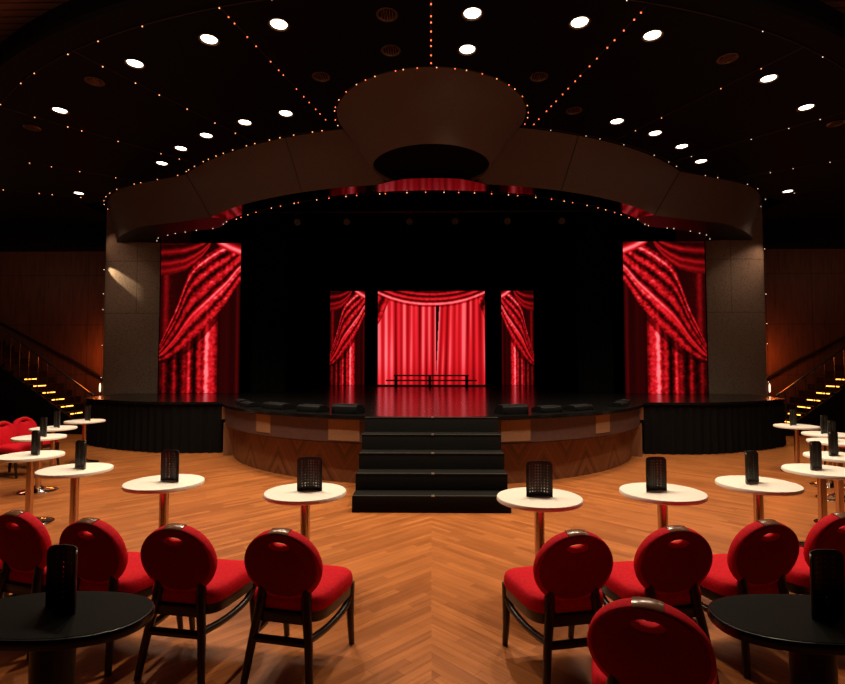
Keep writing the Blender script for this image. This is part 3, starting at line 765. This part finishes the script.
# ------------------------------------------------------------------ light strings
bulb_me = {}
def bulbs(t, pts, m, r=.013):
    key = (m, r)
    for p in pts:
        if key not in bulb_me:
            bm = bmesh.new(); bmesh.ops.create_uvsphere(bm, u_segments=8, v_segments=6, radius=r); o = finish('bulb', bm, M[m], t); bulb_me[key] = o; o.location = p
        else:
            o = bulb_me[key].copy(); col.objects.link(o); o.parent = t; o.location = p
def string(label, path, n, m, r=.013, jit=.35, alt=None):
    t = thing('light_string', label, 'light string', (0, 0, 0), 0, 'strings of tiny bulbs')
    path = [Vector(p) for p in path]
    bm = bmesh.new(); add_tube(bm, path, .005, 5); finish('cable', bm, M['cable'], t)
    cum = [0]
    for a, b in zip(path[:-1], path[1:]): cum.append(cum[-1]+(b-a).length)
    pa, pb = [], []
    for k in range(n):
        d = cum[-1]*min(max((k+.5+random.uniform(-jit, jit))/n, 0), 1)
        i = max(j for j in range(len(cum)) if cum[j] <= d+1e-9); i = min(i, len(path)-2)
        q = path[i].lerp(path[i+1], (d-cum[i])/max(cum[i+1]-cum[i], 1e-6)); q = q+Vector((0, 0, -.010))
        (pb if alt and k % 2 else pa).append(q)
    r *= .72
    bulbs(t, pa, m, r)
    if alt: bulbs(t, pb, alt, r)
    return t
random.seed(11)
def rad(deg, r0, r1): return [pol(r0, deg, CZ-.012), pol(r1, deg, CZ-.012)]
string('straight string of red-orange bulbs on the ceiling, on the centre line', rad(0, 9.8, 8.4), 9, 'bulb_red')
string('string of orange bulbs running to the left side of the drum', rad(-13.3, 9.8, 6.95), 13, 'bulb_red', .011)
string('string of red bulbs running to the right side of the drum', rad(13.6, 9.75, 6.9), 16, 'bulb_red', .013)
string('sparse string of bulbs on the ceiling, second spoke left of the drum', rad(-26.4, 9.8, 6.85), 6, 'bulb_warm', .011)
string('sparse string of bulbs on the ceiling, second spoke right of the drum', rad(27.2, 9.8, 6.85), 4, 'bulb_warm', .009)
string('sparse string of bulbs on the ceiling, third spoke left of the drum', rad(-40.7, 9.75, 6.9), 6, 'bulb_warm', .011)
string('sparse string of bulbs on the ceiling, third spoke right of the drum', rad(41.5, 9.7, 6.9), 4, 'bulb_white', .009)
string('faint string of bulbs on the ceiling, fourth spoke left of the drum', rad(-55.2, 9.6, 7.5), 4, 'bulb_warm', .010)
string('faint string of bulbs on the ceiling, fourth spoke right of the drum', rad(56, 9.6, 7.6), 3, 'bulb_white', .009)
string('faint string of bulbs far left above the staircase', rad(-68, 11.0, 8.4), 6, 'bulb_warm', .012)
string('faint string of bulbs far right above the staircase', rad(68, 11.0, 8.4), 3, 'bulb_white', .009)
string('long curved string of bulbs inside the round ceiling edge, left half', [pol(9.8, a, CZ-.012) for a in np.linspace(-41, -.5, 40)], 10, 'bulb_warm', .010)
string('long curved string of bulbs inside the round ceiling edge, right half', [pol(9.8, a, CZ-.012) for a in np.linspace(.5, 41, 40)], 5, 'bulb_white', .008)
string('string of bulbs along the top of the left bulkhead', [pol(6.8, a, CZ-.014) for a in np.linspace(-47, -14, 30)], 15, 'bulb_warm', .012)
string('string of bulbs along the top of the right bulkhead', [pol(6.8, a, CZ-.014) for a in np.linspace(14, 47, 30)], 7, 'bulb_white', .009)
wt = [(4.98, 10.36), (5.62, 10.64), (6.34, 10.95), (7.04, 11.4), (7.68, 12.15), (8.02, 13.0)]
string('string of bulbs round the top of the left bulkhead wing', smooth_path([(-x, y, CZ-.014) for x, y in wt], 5), 10, 'bulb_warm', .012)
string('string of bulbs round the top of the right bulkhead wing', smooth_path([(x, y, CZ-.014) for x, y in wt], 5), 6, 'bulb_white', .010)
string('curved string of red-orange bulbs around the top of the drum', [(DC[0]+1.49*math.sin(R(a)), DC[1]-1.49*math.cos(R(a)), CZ-.014) for a in np.linspace(-98, 98, 50)], 24, 'bulb_warm', .011, alt='bulb_red')
string('long arched string of bulbs on the lower edge over the stage opening', [pol(5.80, a, ZB-.006) for a in np.linspace(-46, 46, 60)], 32, 'bulb_warm', .013, alt='bulb_red')
wi = [pol(5.87, 46), (4.78, 11.58), (5.42, 11.83), (6.12, 12.18), (6.63, 12.58), (6.78, 12.94)]
string('short string of bulbs above the left tall curtain screen', smooth_path([(-x, y, ZB+.004) for x, y in wi], 5), 9, 'bulb_white', .012)
string('short string of bulbs above the right tall curtain screen', smooth_path([(x, y, ZB+.004) for x, y in wi], 5), 9, 'bulb_white', .012)
for s, nm in ((-1, 'left'), (1, 'right')):
    t = string('vertical string of bulbs on the outer edge of the %s taupe column' % nm, [(s*8.225, 13.1, 1.0), (s*8.225, 13.1, 4.7)], 5, 'bulb_white', .013)
    bm = bmesh.new(); add_lathe(bm, [(.008, 1.0), (.018, 1.03), (.02, 1.14), (.014, 1.2), (.006, 1.22)], 12, s*8.225, 13.06); finish('glint_glow', bm, M['bulb_white'], t)  # glowing body stands in for a bright glint at the column foot

# dark lighting bar with stage lights high in the opening
t = thing('lighting_bar', 'thin black lighting bar high in the dark stage opening', 'lighting bar', (0, 12.2, 5.25))
bm = bmesh.new(); add_tube(bm, [(-4.2, 0, 0), (4.2, 0, 0)], .025, 8); finish('pipe', bm, M['black_metal'], t)
for x in (-4, 0, 4):
    bm = bmesh.new(); add_tube(bm, [(x, 0, 0), (x, 0, 2.95)], .008, 6); finish('hanger', bm, M['black_metal'], t)
sl = None
for i, (x, w) in enumerate(((-3.1, 'outermost left'), (-1.95, 'left of the centre'), (-.5, 'just left of centre'), (.55, 'just right of centre'), (1.75, 'right of the centre'), (3.0, 'outermost right'))):
    lab = 'small black stage light on the bar in the opening, '+w
    if sl is None:
        sl = thing('stage_light', lab, 'stage light', (x, 12.2, 5.21), 0, 'stage lights on the bar')
        bm = bmesh.new(); add_tube(bm, [(0, .12, -.12), (0, .08, -.14), (0, -.12, -.24)], [.05, .08, .09], 14); finish('can', bm, M['monitor'], sl)
        bm = bmesh.new(); add_tube(bm, [(-.1, 0, -.18), (-.1, 0, -.04), (0, 0, 0), (.1, 0, -.04), (.1, 0, -.18)], .008, 6); finish('yoke', bm, M['black_metal'], sl)
        bm = bmesh.new(); add_tube(bm, [(0, -.118, -.239), (0, -.124, -.242)], .075, 14); finish('lens', bm, M['black_edge'], sl)
    else: dup(sl, (x, 12.2, 5.21), 0, lab, 'stage lights on the bar')

# ------------------------------------------------------------------ lights
def spot(loc, target, watts, size, blend=.5, colr=(1, .78, .55), rad_=.05):
    d = bpy.data.lights.new('spot', 'SPOT'); d.energy = watts; d.spot_size = R(size); d.spot_blend = blend; d.color = colr; d.shadow_soft_size = rad_
    o = bpy.data.objects.new('spot', d); col.objects.link(o); o.location = loc
    o.rotation_euler = (Vector(target)-Vector(loc)).to_track_quat('-Z', 'Y').to_euler(); return o
E_DOWN = 222
for x, y, _ in LIT:
    k = 1.0
    if abs(x) > 7: k = .35
    elif y > 7.75: k = .7 if abs(x) < 5.2 else 1.1
    else: k = 1.25
    spot((x, y, CZ-.06), (x, y, 0), E_DOWN*k, 115, .7)
# beams grazing the two columns
spot((-8.8, 12.80, 4.62), (-7.6, 12.965, 3.74), 800, 12, .6, (1, .75, .42), .01)
spot((8.45, 12.45, 4.75), (7.95, 12.97, 4.2), 40, 55, 1., (1, .62, .38), .05)
spot((-8.45, 12.45, 4.9), (-7.9, 12.97, 4.6), 16, 55, 1., (1, .62, .38), .05)
spot((-7.6, 11.4, 4.6), (-7.5, 13, 3.0), 16, 110, 1., (1, .66, .42), .2)
spot((7.6, 11.4, 4.6), (7.5, 13, 3.0), 11, 110, 1., (1, .66, .42), .2)
def point(loc, w, c, r):
    d = bpy.data.lights.new('glow', 'POINT'); d.energy = w; d.color = c; d.shadow_soft_size = r
    o = bpy.data.objects.new('glow', d); col.objects.link(o); o.location = loc
for s in (-1, 1):
    point((s*8.85, 14.05, 1.9), 42, (1, .17, .02), .15); point((s*11.5, 12.0, 4.2), 18, (1, .5, .3), .3)
# unseen fill lamps added to brighten the slatted ceiling
for s in (-1, 1): point((s*4.2, 4.2, 4.5), 22, (1, .55, .35), .3)

w = bpy.data.worlds.new('world'); sc.world = w; w.use_nodes = True
w.node_tree.nodes['Background'].inputs[0].default_value = (.9, .6, .5, 1); w.node_tree.nodes['Background'].inputs[1].default_value = .002

# ------------------------------------------------------------------ camera
cam = bpy.data.cameras.new('camera'); cam.sensor_width = 36; cam.sensor_fit = 'HORIZONTAL'; cam.lens = 36*530/845; cam.clip_end = 100
co = bpy.data.objects.new('camera', cam); col.objects.link(co); co.location = (0, 0, 1.67); co.rotation_euler = (R(92.48), 0, R(.95))
sc.camera = co
sc.view_settings.view_transform = 'Standard'; sc.view_settings.look = 'None'; sc.view_settings.exposure = 0
sc.cycles.use_denoising = True; sc.cycles.sample_clamp_indirect = 3; sc.cycles.max_bounces = 8
